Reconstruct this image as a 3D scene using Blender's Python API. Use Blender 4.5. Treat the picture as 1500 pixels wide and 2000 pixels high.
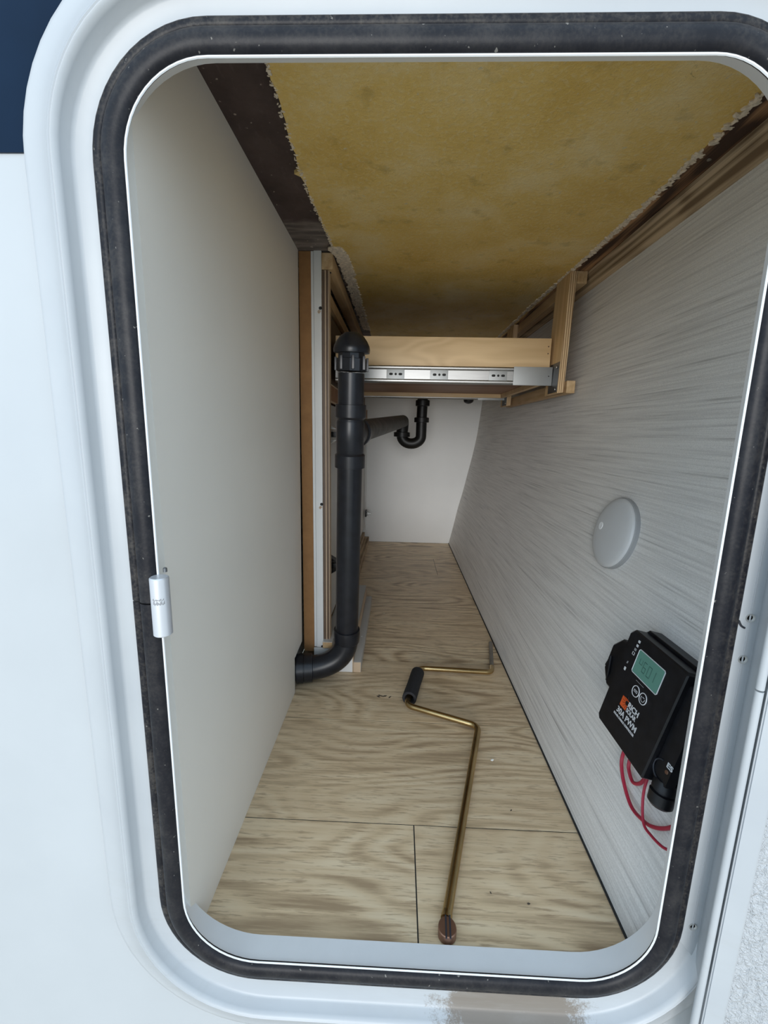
import bpy, bmesh, math, random
from mathutils import Vector, Matrix
random.seed(7)
for o in list(bpy.data.objects): bpy.data.objects.remove(o)
SC = bpy.context.scene
COL = SC.collection
Z0 = 0.53            # height of the lens above the compartment floor (floor is z = 0)

# ---------------------------------------------------------------- camera
cam = bpy.data.cameras.new('camera'); camo = bpy.data.objects.new('camera', cam); COL.objects.link(camo)
cam.sensor_fit = 'VERTICAL'; cam.sensor_height = 24.0; cam.lens = 24.0 * 839.0 / 2000.0
cam.clip_start = 0.01
R = Matrix(((0.99922082, 0.02589643, -0.02978469), (0.03397737, -0.18043156, 0.9830005), (0.02008211, -0.98324658, -0.18117086)))
rx, ry, rz = R.col[0], -R.col[1], -R.col[2]
camo.matrix_world = Matrix(((rx[0], ry[0], rz[0], 0), (rx[1], ry[1], rz[1], 0), (rx[2], ry[2], rz[2], Z0), (0, 0, 0, 1)))
SC.camera = camo
# ---------------------------------------------------------------- world, sun, exposure
SC.view_settings.view_transform = 'Standard'; SC.view_settings.look = 'None'
SC.view_settings.gamma = 1.0; SC.view_settings.use_curve_mapping = False
SC.view_settings.exposure = 0.52
w = bpy.data.worlds.new('overcast_sky'); SC.world = w; w.use_nodes = True
bg = w.node_tree.nodes['Background']; bg.inputs[0].default_value = (0.64, 0.82, 1.0, 1); bg.inputs[1].default_value = 1.15
sun = bpy.data.lights.new('hazy_sun', 'SUN'); suno = bpy.data.objects.new('hazy_sun', sun); COL.objects.link(suno)
sun.energy = 1.6; sun.angle = math.radians(32); sun.color = (1.0, 0.97, 0.93)
suno.rotation_euler = (math.radians(90 - 4), 0, math.radians(-9))   # low, straight into the open hatch

# ---------------------------------------------------------------- node materials
def new_mat(name):
    m = bpy.data.materials.new(name); m.use_nodes = True
    nt = m.node_tree; return m, nt, nt.nodes['Principled BSDF']
def N(nt, typ, **kw):
    n = nt.nodes.new(typ)
    for k, v in kw.items(): setattr(n, k, v)
    return n
def coords(nt, scale=(1, 1, 1), loc=(0, 0, 0), rnd=False):
    tc = N(nt, 'ShaderNodeTexCoord'); mp = N(nt, 'ShaderNodeMapping')
    mp.inputs['Scale'].default_value = scale; mp.inputs['Location'].default_value = loc
    src = tc.outputs['Object']
    if rnd:
        oi = N(nt, 'ShaderNodeObjectInfo'); ad = N(nt, 'ShaderNodeVectorMath', operation='MULTIPLY_ADD')
        ad.inputs[0].default_value = (7.3, 3.1, 1.7)
        cb = N(nt, 'ShaderNodeCombineXYZ')
        for i in range(3): nt.links.new(oi.outputs['Random'], cb.inputs[i])
        nt.links.new(cb.outputs[0], ad.inputs[1]); nt.links.new(src, ad.inputs[2]); src = ad.outputs[0]
    nt.links.new(src, mp.inputs['Vector']); return mp.outputs['Vector']
def noise(nt, vec, scale=5, detail=4, rough=.55, dist=0):
    n = N(nt, 'ShaderNodeTexNoise'); n.inputs['Scale'].default_value = scale; n.inputs['Detail'].default_value = detail
    n.inputs['Roughness'].default_value = rough; n.inputs['Distortion'].default_value = dist
    nt.links.new(vec, n.inputs['Vector']); return n.outputs['Fac']
def ramp(nt, fac, stops):
    r = N(nt, 'ShaderNodeValToRGB'); e = r.color_ramp.elements
    while len(e) < len(stops): e.new(.5)
    for i, (p, c) in enumerate(stops):
        e[i].position = p; e[i].color = (*c, 1) if len(c) == 3 else c
    nt.links.new(fac, r.inputs[0]); return r.outputs[0]
def G(v): return (v, v, v)
def mixc(nt, fac, a, b, mode='MIX'):
    m = N(nt, 'ShaderNodeMix', data_type='RGBA', blend_type=mode)
    for s, v in ((0, fac), (6, a), (7, b)):
        if hasattr(v, 'is_output'): nt.links.new(v, m.inputs[s])
        elif isinstance(v, (int, float)): m.inputs[s].default_value = v
        else: m.inputs[s].default_value = (*v, 1)
    return m.outputs[2]
def math_(nt, op, a, b=0.0):
    m = N(nt, 'ShaderNodeMath', operation=op)
    for i, v in enumerate((a, b)):
        if hasattr(v, 'is_output'): nt.links.new(v, m.inputs[i])
        else: m.inputs[i].default_value = v
    return m.outputs[0]
def bump(nt, bsdf, h, strength=.3, dist=.002):
    b = N(nt, 'ShaderNodeBump'); b.inputs['Strength'].default_value = strength; b.inputs['Distance'].default_value = dist
    nt.links.new(h, b.inputs['Height']); nt.links.new(b.outputs[0], bsdf.inputs['Normal'])
def plain(name, col, rough=.5, metal=0.0, var=.08, scale=30, bmp=0.0, bscale=200, spec=.5, stretch=(1, 1, 1)):
    m, nt, b = new_mat(name)
    v = coords(nt, stretch); n = noise(nt, v, scale, 4)
    lo = tuple(c * (1 - var) for c in col); hi = tuple(min(1, c * (1 + var)) for c in col)
    nt.links.new(ramp(nt, n, [(.3, lo), (.7, hi)]), b.inputs['Base Color'])
    b.inputs['Roughness'].default_value = rough; b.inputs['Metallic'].default_value = metal
    b.inputs['Specular IOR Level'].default_value = spec
    if bmp: bump(nt, b, noise(nt, v, bscale, 3), bmp, .001)
    return m
def wood(name, a, b_, axis='x', fine=60, cath=0.0, rough=.55, rnd=True, contrast=(.35, .68), warp=1.0, dark=None):
    """grain running along the given axis"""
    m, nt, b = new_mat(name)
    st = {'x': (1.2, fine, fine), 'y': (fine, 1.2, fine), 'z': (fine, fine, 1.2)}[axis]
    v = coords(nt, st, rnd=rnd); g = noise(nt, v, 1.0, 6, .62, .4)
    st2 = {'x': (1.0, 4, 4), 'y': (4, 1.0, 4), 'z': (4, 4, 1.0)}[axis]
    v2 = coords(nt, st2, rnd=rnd); low = noise(nt, v2, 2.2, 2, .5, .6)
    sn = math_(nt, 'SINE', math_(nt, 'MULTIPLY', low, 55.0 * warp))
    h = math_(nt, 'ADD', g, math_(nt, 'MULTIPLY', sn, cath))
    c = ramp(nt, h, [(contrast[0], a), (contrast[1], b_)])
    if dark: c = mixc(nt, ramp(nt, low, [(.42, G(0)), (.66, G(1))]), c, dark, 'MULTIPLY')
    nt.links.new(c, b.inputs['Base Color']); b.inputs['Roughness'].default_value = rough
    bump(nt, b, h, .12, .0008)
    return m
def srgb(r, g, b_):
    f = lambda c: c / 12.92 if c <= .04045 else ((c + .055) / 1.055) ** 2.4
    return tuple(f(c / 255) for c in (r, g, b_))

def mk_white():
    m, nt, b = new_mat('white_gelcoat')
    v = coords(nt); n = noise(nt, v, 9, 5, .6)
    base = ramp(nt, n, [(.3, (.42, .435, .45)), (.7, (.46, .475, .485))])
    # brown mud smear and grey grime caught in the bottom channel of the frame
    tc = N(nt, 'ShaderNodeTexCoord'); sp = N(nt, 'ShaderNodeSeparateXYZ'); nt.links.new(tc.outputs['Object'], sp.inputs[0])
    gx = math_(nt, 'DIVIDE', math_(nt, 'SUBTRACT', sp.outputs[0], .125), .075)
    gz = math_(nt, 'DIVIDE', math_(nt, 'SUBTRACT', sp.outputs[2], Z0 - .558), .024)
    d = math_(nt, 'ADD', math_(nt, 'MULTIPLY', gx, gx), math_(nt, 'MULTIPLY', gz, gz))
    nz = noise(nt, v, 38, 6, .7); nz2 = noise(nt, v, 700, 2, .6)
    k = math_(nt, 'SUBTRACT', math_(nt, 'ADD', math_(nt, 'MULTIPLY', nz, 2.6), math_(nt, 'MULTIPLY', nz2, .8)), d)
    mask = ramp(nt, k, [(.55, G(0)), (1.5, G(.85))])
    c = mixc(nt, mask, base, (.17, .13, .092))
    gr = ramp(nt, noise(nt, coords(nt, (3, 1, 26)), 3, 6, .7), [(.50, G(0)), (.78, G(.30))])
    low = ramp(nt, math_(nt, 'ADD', sp.outputs[2], 0.02), [(.06, G(1)), (.22, G(0))])
    c = mixc(nt, math_(nt, 'MULTIPLY', gr, low), c, (.36, .35, .33))
    sp2 = ramp(nt, noise(nt, v, 160, 2, .5), [(.74, G(0)), (.78, G(.5))])
    c = mixc(nt, sp2, c, (.45, .44, .42))
    nt.links.new(c, b.inputs['Base Color']); b.inputs['Roughness'].default_value = .38
    bump(nt, b, noise(nt, v, 260, 2), .03, .001)
    return m
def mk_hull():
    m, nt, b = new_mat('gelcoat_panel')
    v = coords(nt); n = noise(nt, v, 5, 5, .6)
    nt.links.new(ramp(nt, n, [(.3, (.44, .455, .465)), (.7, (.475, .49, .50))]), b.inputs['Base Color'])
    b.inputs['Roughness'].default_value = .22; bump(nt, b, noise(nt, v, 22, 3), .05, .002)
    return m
def mk_rubber():
    m, nt, b = new_mat('dusty_black_rubber')
    at = N(nt, 'ShaderNodeAttribute', attribute_name='across')
    v = coords(nt); n = noise(nt, v, 42, 6, .65); n2 = noise(nt, v, 420, 3, .6)
    base = ramp(nt, n, [(.3, (.007, .007, .010)), (.75, (.015, .015, .019))])
    a = at.outputs['Fac']
    line = ramp(nt, a, [(.0, G(.12)), (.08, G(.22)), (.20, G(.18)), (.235, G(.55)), (.26, G(1.3)), (.30, G(1.3)), (.335, G(.12)), (.8, G(.03))])
    k = math_(nt, 'MULTIPLY', line, ramp(nt, math_(nt, 'ADD', math_(nt, 'MULTIPLY', n, .65), math_(nt, 'MULTIPLY', n2, .5)), [(.52, G(0)), (.72, G(1))]))
    c = mixc(nt, k, base, (.22, .19, .15))
    spk = ramp(nt, noise(nt, v, 230, 2, .5), [(.72, G(0)), (.76, G(.55))])
    c = mixc(nt, spk, c, (.30, .28, .25))
    nt.links.new(c, b.inputs['Base Color']); b.inputs['Roughness'].default_value = .40; b.inputs['Specular IOR Level'].default_value = .2
    bump(nt, b, n2, .12, .0006)
    return m
def mk_oak():
    m, nt, b = new_mat('oak_print_vinyl')
    vf = coords(nt, (4.0, 95, 95), rnd=True); g = noise(nt, vf, 1.0, 6, .65, .3)
    vs = coords(nt, (34, 330, 330), rnd=True); tick = noise(nt, vs, 1.0, 3, .6)
    vl = coords(nt, (1.5, 5.0, 5.0), rnd=True); low = noise(nt, vl, 1.6, 1.0, .4, .25)
    ring = math_(nt, 'SINE', math_(nt, 'ADD', math_(nt, 'MULTIPLY', low, 92.0), math_(nt, 'MULTIPLY', g, 3.2)))
    patch = noise(nt, coords(nt, (1.5, 3.5, 3), rnd=True), 2.0, 2)
    cm = ramp(nt, patch, [(.36, G(.07)), (.60, G(.34))])
    h = math_(nt, 'ADD', g, math_(nt, 'MULTIPLY', ring, math_(nt, 'MULTIPLY', cm, math_(nt, 'ADD', .15, math_(nt, 'MULTIPLY', tick, .75)))))
    c = ramp(nt, h, [(.24, srgb(150, 124, 94)), (.46, srgb(224, 198, 160)), (.74, srgb(244, 224, 190))])
    c = mixc(nt, ramp(nt, tick, [(.32, G(.75)), (.47, G(0))]), c, srgb(150, 124, 96))
    c = mixc(nt, ramp(nt, noise(nt, coords(nt, (2.2, 7, 7), rnd=True), 2.5, 3), [(.35, G(.25)), (.65, G(0))]), c, srgb(190, 166, 136))
    oi = N(nt, 'ShaderNodeObjectInfo')
    c = mixc(nt, ramp(nt, oi.outputs['Random'], [(0, G(.0)), (1, G(.30))]), c, srgb(205, 182, 150))
    nt.links.new(c, b.inputs['Base Color']); b.inputs['Roughness'].default_value = .42
    bump(nt, b, h, .10, .0006)
    return m
def mk_linen():
    m, nt, b = new_mat('linen_stripe_wallboard')
    v = coords(nt, (6, 6, 430)); n = noise(nt, v, 1.0, 4, .6, .15)
    v2 = coords(nt, (200, 170, 500)); n2 = noise(nt, v2, 3.0, 3)
    v3 = coords(nt, (6, 4.5, 210)); n3 = noise(nt, v3, 1.0, 3, .6, .15)
    h = math_(nt, 'ADD', math_(nt, 'MULTIPLY', n, .55), math_(nt, 'MULTIPLY', n3, .45))
    c = ramp(nt, h, [(.30, (.38, .365, .35)), (.42, (.68, .66, .64)), (.55, (.82, .80, .775)), (.7, (.86, .84, .815))])
    c = mixc(nt, ramp(nt, n2, [(.38, G(.35)), (.55, G(0))]), c, (.46, .45, .43))
    nt.links.new(c, b.inputs['Base Color']); b.inputs['Roughness'].default_value = .55
    bump(nt, b, h, .55, .0016)
    return m
def mk_fibreglass():
    m, nt, b = new_mat('raw_fibreglass_mat')
    v = coords(nt); n = noise(nt, v, 7, 5, .62, .3); fi = noise(nt, v, 170, 4, .7); n4 = noise(nt, v, 26, 4, .6)
    c = ramp(nt, n, [(.30, srgb(218, 178, 88)), (.5, srgb(232, 196, 114)), (.68, srgb(240, 214, 156))])
    c = mixc(nt, ramp(nt, fi, [(.50, G(0)), (.72, G(.45))]), c, srgb(240, 228, 186))
    c = mixc(nt, ramp(nt, n4, [(.28, G(.40)), (.42, G(0))]), c, srgb(150, 124, 62))
    wv = noise(nt, v, 70, 3, .8, 1.5)
    c = mixc(nt, ramp(nt, wv, [(.25, G(.40)), (.33, G(0))]), c, srgb(70, 58, 32))
    spk = ramp(nt, noise(nt, v, 95, 1, .4), [(.74, G(0)), (.77, G(.7))])
    c = mixc(nt, spk, c, srgb(215, 200, 165))
    nt.links.new(c, b.inputs['Base Color']); b.inputs['Roughness'].default_value = .5
    bump(nt, b, math_(nt, 'ADD', math_(nt, 'MULTIPLY', fi, 1.6), n4), .7, .002)
    return m
def mk_brownpanel():
    m, nt, b = new_mat('dark_brown_stained_board')
    v = coords(nt); n = noise(nt, v, 14, 6, .65); f = noise(nt, coords(nt, (60, 20, 20)), 2.0, 5, .7)
    c = ramp(nt, n, [(.3, srgb(50, 34, 32)), (.7, srgb(82, 66, 62))])
    c = mixc(nt, ramp(nt, f, [(.58, G(0)), (.75, G(.3))]), c, srgb(120, 104, 98))
    tc = N(nt, 'ShaderNodeTexCoord'); sp = N(nt, 'ShaderNodeSeparateXYZ'); nt.links.new(tc.outputs['Object'], sp.inputs[0])
    e = math_(nt, 'ADD', sp.outputs[1], math_(nt, 'MULTIPLY', noise(nt, v, 30, 3), .06))
    c = mixc(nt, ramp(nt, e, [(.795, G(0)), (.825, G(.8))]), c, ramp(nt, noise(nt, coords(nt, (8, 50, 8)), 1.2, 4), [(.4, srgb(92, 84, 80)), (.6, srgb(150, 138, 130))]))
    spk = ramp(nt, noise(nt, v, 120, 1, .4), [(.73, G(0)), (.76, G(.8))])
    c = mixc(nt, spk, c, srgb(170, 155, 140))
    nt.links.new(c, b.inputs['Base Color']); b.inputs['Roughness'].default_value = .6
    bump(nt, b, f, .15, .001)
    return m
def mk_pebble():
    m, nt, b = new_mat('pebbled_door_skin')
    b.inputs['Base Color'].default_value = (.46, .47, .48, 1); b.inputs['Roughness'].default_value = .35
    v = coords(nt, (1, 1, .55)); n = noise(nt, v, 190, 3, .6, 1.0); n2 = noise(nt, coords(nt, (1, 1, 1)), 520, 2)
    bump(nt, b, math_(nt, 'ADD', n, math_(nt, 'MULTIPLY', n2, .4)), 1.0, .0042)
    return m
def mk_ply():
    m, nt, b = new_mat('birch_plywood_edge')
    tc = N(nt, 'ShaderNodeTexCoord'); sp = N(nt, 'ShaderNodeSeparateXYZ'); nt.links.new(tc.outputs['Object'], sp.inputs[0])
    s = math_(nt, 'SINE', math_(nt, 'MULTIPLY', math_(nt, 'ADD', sp.outputs[0], math_(nt, 'MULTIPLY', sp.outputs[2], .0)), 2 * math.pi / .0042))
    geo = N(nt, 'ShaderNodeNewGeometry'); sn = N(nt, 'ShaderNodeSeparateXYZ'); nt.links.new(geo.outputs['True Normal'], sn.inputs[0])
    side = ramp(nt, math_(nt, 'ABSOLUTE', sn.outputs[0]), [(.5, G(1)), (.7, G(0))])
    f = noise(nt, coords(nt, (30, 30, 1.5)), 2.0, 5)
    face = ramp(nt, f, [(.3, srgb(196, 160, 112)), (.7, srgb(222, 190, 145))])
    edge = ramp(nt, math_(nt, 'ADD', math_(nt, 'MULTIPLY', s, .5), .5), [(.15, srgb(140, 104, 66)), (.5, srgb(222, 192, 150))])
    nt.links.new(mixc(nt, side, face, edge), b.inputs['Base Color']); b.inputs['Roughness'].default_value = .55
    return m

M = dict(
    white=mk_white(), hull=mk_hull(), rubber=mk_rubber(), oak=mk_oak(), linen=mk_linen(), mat=mk_fibreglass(),
    brownboard=mk_brownpanel(), pebble=mk_pebble(), ply=mk_ply(),
    navy=plain('navy_gloss_stripe', (.004, .014, .034), .2, spec=.10, var=.3, scale=6, bmp=.05, bscale=30),
    litwhite=plain('sky_lightened_white', (.84, .85, .86), .35, var=.02, scale=30, bmp=.02),  # frame white lightened, painting skylight onto the inner lip; reused for the dimple
    greige=plain('greige_laminate', (.84, .775, .69), .42, var=.025, scale=4, bmp=.04, bscale=400),
    backwhite=plain('white_laminate', (.82, .825, .82), .4, var=.03, scale=5, bmp=.02),
    cabwhite=plain('white_painted_board', (.74, .73, .71), .45, var=.03, scale=20),
    greyboard=plain('grey_white_laminate', (.52, .51, .49), .45, var=.03, scale=12),
    mdf=plain('brown_mdf', srgb(150, 108, 66), .8, var=.10, scale=60, bmp=.15, bscale=500),
    darkbrown=plain('dark_brown_laminate', srgb(104, 84, 68), .5, var=.10, scale=40),
    tanedge=plain('tan_edge', srgb(196, 172, 145), .55, var=.05),
    birch=wood('birch_plywood', srgb(198, 166, 122), srgb(226, 196, 152), 'x', 26, .10, .5, contrast=(.25, .75)),
    pine=wood('pale_pine', srgb(180, 146, 104), srgb(214, 184, 142), 'y', 60, .05),
    fir=wood('weathered_fir', srgb(120, 98, 74), srgb(206, 182, 150), 'y', 150, .06, .7, contrast=(.38, .62)),
    darkfir=wood('dark_rough_fir', srgb(70, 46, 32), srgb(190, 146, 104), 'y', 120, .16, .75, warp=.8, dark=(.42, .34, .30)),
    hardboard=wood('brown_hardboard', srgb(132, 92, 64), srgb(166, 122, 90), 'x', 30, .03),
    abs=plain('black_abs_plastic', (.011, .012, .016), .32, spec=.4, var=.35, scale=50, bmp=.05, bscale=90),
    trapblack=plain('black_trap_plastic', (.006, .006, .006), .45, var=.2),
    dustabs=plain('dusty_abs_plastic', (.075, .07, .065), .55, var=.5, scale=40),
    steel=plain('zinc_plated_steel', (.36, .36, .355), .40, 1.0, var=.06, scale=10, stretch=(2, 30, 60)),
    slidegrey=plain('brushed_grey_steel', (.36, .37, .37), .50, .75, var=.04, scale=20),
    darksteel=plain('dark_bracket_steel', (.16, .165, .17), .45, .8, var=.1),
    hole=plain('dark_slot', (.02, .02, .02), .8),
    brass=plain('yellow_zinc_rod', (.44, .325, .16), .26, 1.0, var=.28, scale=14),
    greyrod=plain('worn_grey_steel', (.30, .28, .25), .4, .85, var=.15),
    rust=plain('copper_brown_metal', (.24, .13, .085), .42, .7, var=.2),
    foam=plain('black_foam_rubber', (.014, .014, .017), .85, var=.3, scale=300, bmp=.2, bscale=900),
    ctrl=plain('black_plastic', (.007, .007, .009), .38, var=.4, scale=90, bmp=.04, bscale=500, spec=.35),
    lcd=plain('green_lcd', srgb(96, 142, 128), .3, var=.05, scale=60),
    lcdink=plain('lcd_digit', srgb(62, 100, 90), .4),
    print=plain('white_print', (.62, .63, .65), .6, var=.02),
    dimprint=plain('grey_print', (.28, .28, .29), .6, var=.05),
    orange=plain('orange_print', srgb(206, 84, 30), .6, var=.1, scale=200),
    red=plain('red_wire_jacket', (.36, .018, .045), .35, var=.08),
    lens=plain('white_frosted_lens', (.60, .61, .62), .35, var=.02),
    puckrim=plain('shaded_rim_grey', (.34, .35, .36), .5, var=.03),  # shade on the side wall painted in as a darker grey than the lens
    alu=plain('satin_aluminium', (.66, .67, .70), .38, .55, var=.02, spec=.5),
    fuzz=plain('white_glass_fibres', srgb(224, 208, 186), .8, var=.25, scale=160, bmp=.6, bscale=400),
    ground=plain('pale_gravel', (.56, .49, .40), .9, var=.2, scale=3),
    hingeblack=plain('black_hinge', (.02, .02, .02), .4, .3),
    rivet=plain('dull_rivet', (.42, .42, .40), .5, .3),
    fleck=plain('white_paper_fleck', (.8, .8, .78), .8), dirt=plain('dark_crumb', (.08, .06, .045), .9),
    ink=plain('black_mark', (.02, .022, .03), .6),
)

# ---------------------------------------------------------------- mesh helpers (coordinates are relative to the lens; Z0 is added on linking)
def V(*a): return Vector(a)
def box(bm, x0, x1, y0, y1, z0, z1, bev=0.0):
    vs = [bm.verts.new((x, y, z)) for x in (x0, x1) for y in (y0, y1) for z in (z0, z1)]
    fs = [(0, 1, 3, 2), (4, 6, 7, 5), (0, 4, 5, 1), (2, 3, 7, 6), (0, 2, 6, 4), (1, 5, 7, 3)]
    fl = [bm.faces.new([vs[i] for i in f]) for f in fs]
    if bev:
        es = list({e for f in fl for e in f.edges})
        bmesh.ops.bevel(bm, geom=es, offset=bev, segments=2, profile=.7, affect='EDGES')
    return bm
def frame_of(d):
    d = d.normalized(); a = V(0, 0, 1) if abs(d.z) < .9 else V(1, 0, 0)
    u = d.cross(a).normalized(); return u, d.cross(u).normalized()
def tube(bm, pts, r, seg=12, cap=True):
    pts = [Vector(p) for p in pts]; rs = r if isinstance(r, (list, tuple)) else [r] * len(pts)
    u = None; rings = []
    for i, p in enumerate(pts):
        d = (pts[min(i + 1, len(pts) - 1)] - pts[max(i - 1, 0)]).normalized()
        if u is None: u, v = frame_of(d)
        else:
            u = (u - d * u.dot(d)).normalized(); v = d.cross(u)
        rings.append([bm.verts.new(p + (u * math.cos(t) + v * math.sin(t)) * rs[i]) for t in (2 * math.pi * k / seg for k in range(seg))])
    for a, b in zip(rings, rings[1:]):
        for k in range(seg): bm.faces.new((a[k], a[(k + 1) % seg], b[(k + 1) % seg], b[k]))
    if cap:
        bm.faces.new(rings[0][::-1]); bm.faces.new(rings[-1])
    return bm
def lathe(bm, p0, axis, prof, seg=24, cap=True):
    """prof: (distance along axis, radius)"""
    p0 = Vector(p0); d = Vector(axis).normalized(); u, v = frame_of(d); rings = []
    for s, r in prof:
        c = p0 + d * s; rings.append([bm.verts.new(c + (u * math.cos(t) + v * math.sin(t)) * r) for t in (2 * math.pi * k / seg for k in range(seg))])
    for a, b in zip(rings, rings[1:]):
        for k in range(seg): bm.faces.new((a[k], a[(k + 1) % seg], b[(k + 1) % seg], b[k]))
    if cap:
        bm.faces.new(rings[0][::-1]); bm.faces.new(rings[-1])
    return bm
def prism(bm, poly, vec):
    """poly: 3-D points, extruded by vec"""
    vec = Vector(vec); a = [bm.verts.new(Vector(p)) for p in poly]; b = [bm.verts.new(Vector(p) + vec) for p in poly]; n = len(poly)
    bm.faces.new(a[::-1]); bm.faces.new(b)
    for k in range(n): bm.faces.new((a[k], a[(k + 1) % n], b[(k + 1) % n], b[k]))
    return bm
def fillet(pts, rad, n=7):
    pts = [Vector(p) for p in pts]; out = [pts[0]]
    for i in range(1, len(pts) - 1):
        a, p, b = pts[i - 1], pts[i], pts[i + 1]
        da, db = (a - p).normalized(), (b - p).normalized(); ang = da.angle(db)
        t = min(rad / math.tan(ang / 2), .45 * (a - p).length, .45 * (b - p).length)
        s, e = p + da * t, p + db * t
        for k in range(n + 1):
            q = k / n; out.append(s * (1 - q) ** 2 + p * 2 * q * (1 - q) + e * q * q)
    return out + [pts[-1]]
def spline(pts, n=8):
    pts = [Vector(p) for p in pts]; P = [pts[0]] + pts + [pts[-1]]; out = []
    for i in range(1, len(P) - 2):
        for k in range(n):
            t = k / n; a, b, c, d = P[i - 1], P[i], P[i + 1], P[i + 2]
            out.append(.5 * ((2 * b) + (c - a) * t + (2 * a - 5 * b + 4 * c - d) * t * t + (3 * b - a - 3 * c + d) * t ** 3))
    return out + [pts[-1]]
def thing(name, loc, label, cat, group=None, kind=None):
    o = bpy.data.objects.new(name, None); COL.objects.link(o); o.location = (loc[0], loc[1], loc[2] + Z0); o.empty_display_size = .02
    if label: o['label'] = label; o['category'] = cat
    if group: o['group'] = group
    if kind: o['kind'] = kind
    return o
def world_loc(o):
    p = Vector(o.location)
    while o.parent: o = o.parent; p = p + Vector(o.location)
    return p
def obj(name, bm, m, parent=None, label=None, cat=None, group=None, kind=None, sharp=35, recalc=True):
    """one mesh object; its origin is put at the middle of its underside"""
    if recalc: bmesh.ops.recalc_face_normals(bm, faces=bm.faces)
    xs = [v.co for v in bm.verts]
    lo = Vector([min(c[i] for c in xs) for i in range(3)]); hi = Vector([max(c[i] for c in xs) for i in range(3)])
    keep = m.name in KEEP
    org = Vector((0, 0, 0)) if keep else Vector(((lo.x + hi.x) / 2, (lo.y + hi.y) / 2, lo.z + Z0))
    bmesh.ops.translate(bm, verts=bm.verts, vec=Vector((0, 0, Z0)) - org)
    me = bpy.data.meshes.new(name); bm.to_mesh(me); bm.free(); me.materials.append(m)
    for p in me.polygons: p.use_smooth = True
    me.set_sharp_from_angle(angle=math.radians(sharp))
    o = bpy.data.objects.new(name, me); COL.objects.link(o); o.location = org
    if parent:
        o.parent = parent; o.location = org - world_loc(parent)
    if label: o['label'] = label
    if cat: o['category'] = cat
    if group: o['group'] = group
    if kind: o['kind'] = kind
    return o
KEEP = {'white_gelcoat', 'dark_brown_stained_board', 'birch_plywood_edge'}   # stains are placed in scene metres
B = bmesh.new

# ---------------------------------------------------------------- hatch outline
AX0, AX1, AZ0, AZ1 = -.200, .258, -.521, .249
RAD = dict(TL=.066, TR=.060, BR=.070, BL=.074)
def outline(u, n=14, start=-.143, gap=0.0, dz=0.0, gx=0.0, gb=0.0):
    """rounded rectangle grown by u, clockwise from a point on the left side"""
    x0, x1, z0, z1 = AX0 - u - gx, AX1 + u + gx, AZ0 - u + dz - gb, AZ1 + u + dz; pts = []
    def arc(cx, cz, r, a0):
        for k in range(n + 1):
            a = math.radians(a0 - 90 * k / n); pts.append((cx + r * math.cos(a), cz + r * math.sin(a)))
    def line(p, q, m=10):
        for k in range(1, m): pts.append((p[0] + (q[0] - p[0]) * k / m, p[1] + (q[1] - p[1]) * k / m))
    r = {k: v + u + (gb if k[0] == 'B' else 0) for k, v in RAD.items()}
    pts.append((x0, start + gap)); line((x0, start + gap), (x0, z1 - r['TL']))
    arc(x0 + r['TL'], z1 - r['TL'], r['TL'], 180); line((x0 + r['TL'], z1), (x1 - r['TR'], z1))
    arc(x1 - r['TR'], z1 - r['TR'], r['TR'], 90); line((x1, z1 - r['TR']), (x1, z0 + r['BR']))
    arc(x1 - r['BR'], z0 + r['BR'], r['BR'], 0); line((x1 - r['BR'], z0), (x0 + r['BL'], z0))
    arc(x0 + r['BL'], z0 + r['BL'], r['BL'], -90); line((x0, z0 + r['BL']), (x0, start - gap))
    if gap: pts.append((x0, start - gap))
    return pts
def loft(prof, closed=True, gap=0.0, ring=False):
    bm = B(); lay = bm.verts.layers.float.new('across'); rows = []
    for i, (u, y, *ex) in enumerate(prof):
        row = []
        for x, z in outline(u, gap=gap, dz=ex[0] if ex else 0.0, gx=ex[1] if ex else 0.0, gb=ex[2] if len(ex) > 2 else 0.0):
            v = bm.verts.new((x, y, z)); v[lay] = i / (len(prof) - 1); row.append(v)
        rows.append(row)
    n = len(rows[0]); pairs = list(zip(rows, rows[1:]))
    if ring: pairs.append((rows[-1], rows[0]))
    for a, b in pairs:
        for k in range(n if closed else n - 1): bm.faces.new((a[k], a[(k + 1) % n], b[(k + 1) % n], b[k]))
    if not closed and ring:
        bm.faces.new([r[0] for r in rows]); bm.faces.new([r[-1] for r in rows][::-1])
    return bm

# ================================================================ SETTING
# outside ground, seen only as bounced light
bm = B(); box(bm, -6, 6, -8, 6, -1.28, -1.23); obj('ground', bm, M['ground'], kind='structure')
# outer hull panel round the hatch
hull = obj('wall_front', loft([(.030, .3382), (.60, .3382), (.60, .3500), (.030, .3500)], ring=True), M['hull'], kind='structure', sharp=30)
bm = B(); cx, cz, r = -.135, .184, .120
poly = [(-.80, .3368, .1905), (cx - r, .3368, .1905)] + [(cx - r * math.cos(t), .3368, cz + r * math.sin(t)) for t in (math.radians(a) for a in range(8, 86, 7))] + [(cx, .3368, cz + r), (.20, .3368, cz + r), (.28, .3368, .27), (.32, .3368, .1905), (.86, .3368, .1905), (.86, .3368, .80), (-.80, .3368, .80)]
prism(bm, poly, (0, .0014, 0)); obj('stripe', bm, M['navy'], hull, label='navy blue gloss stripe')

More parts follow.
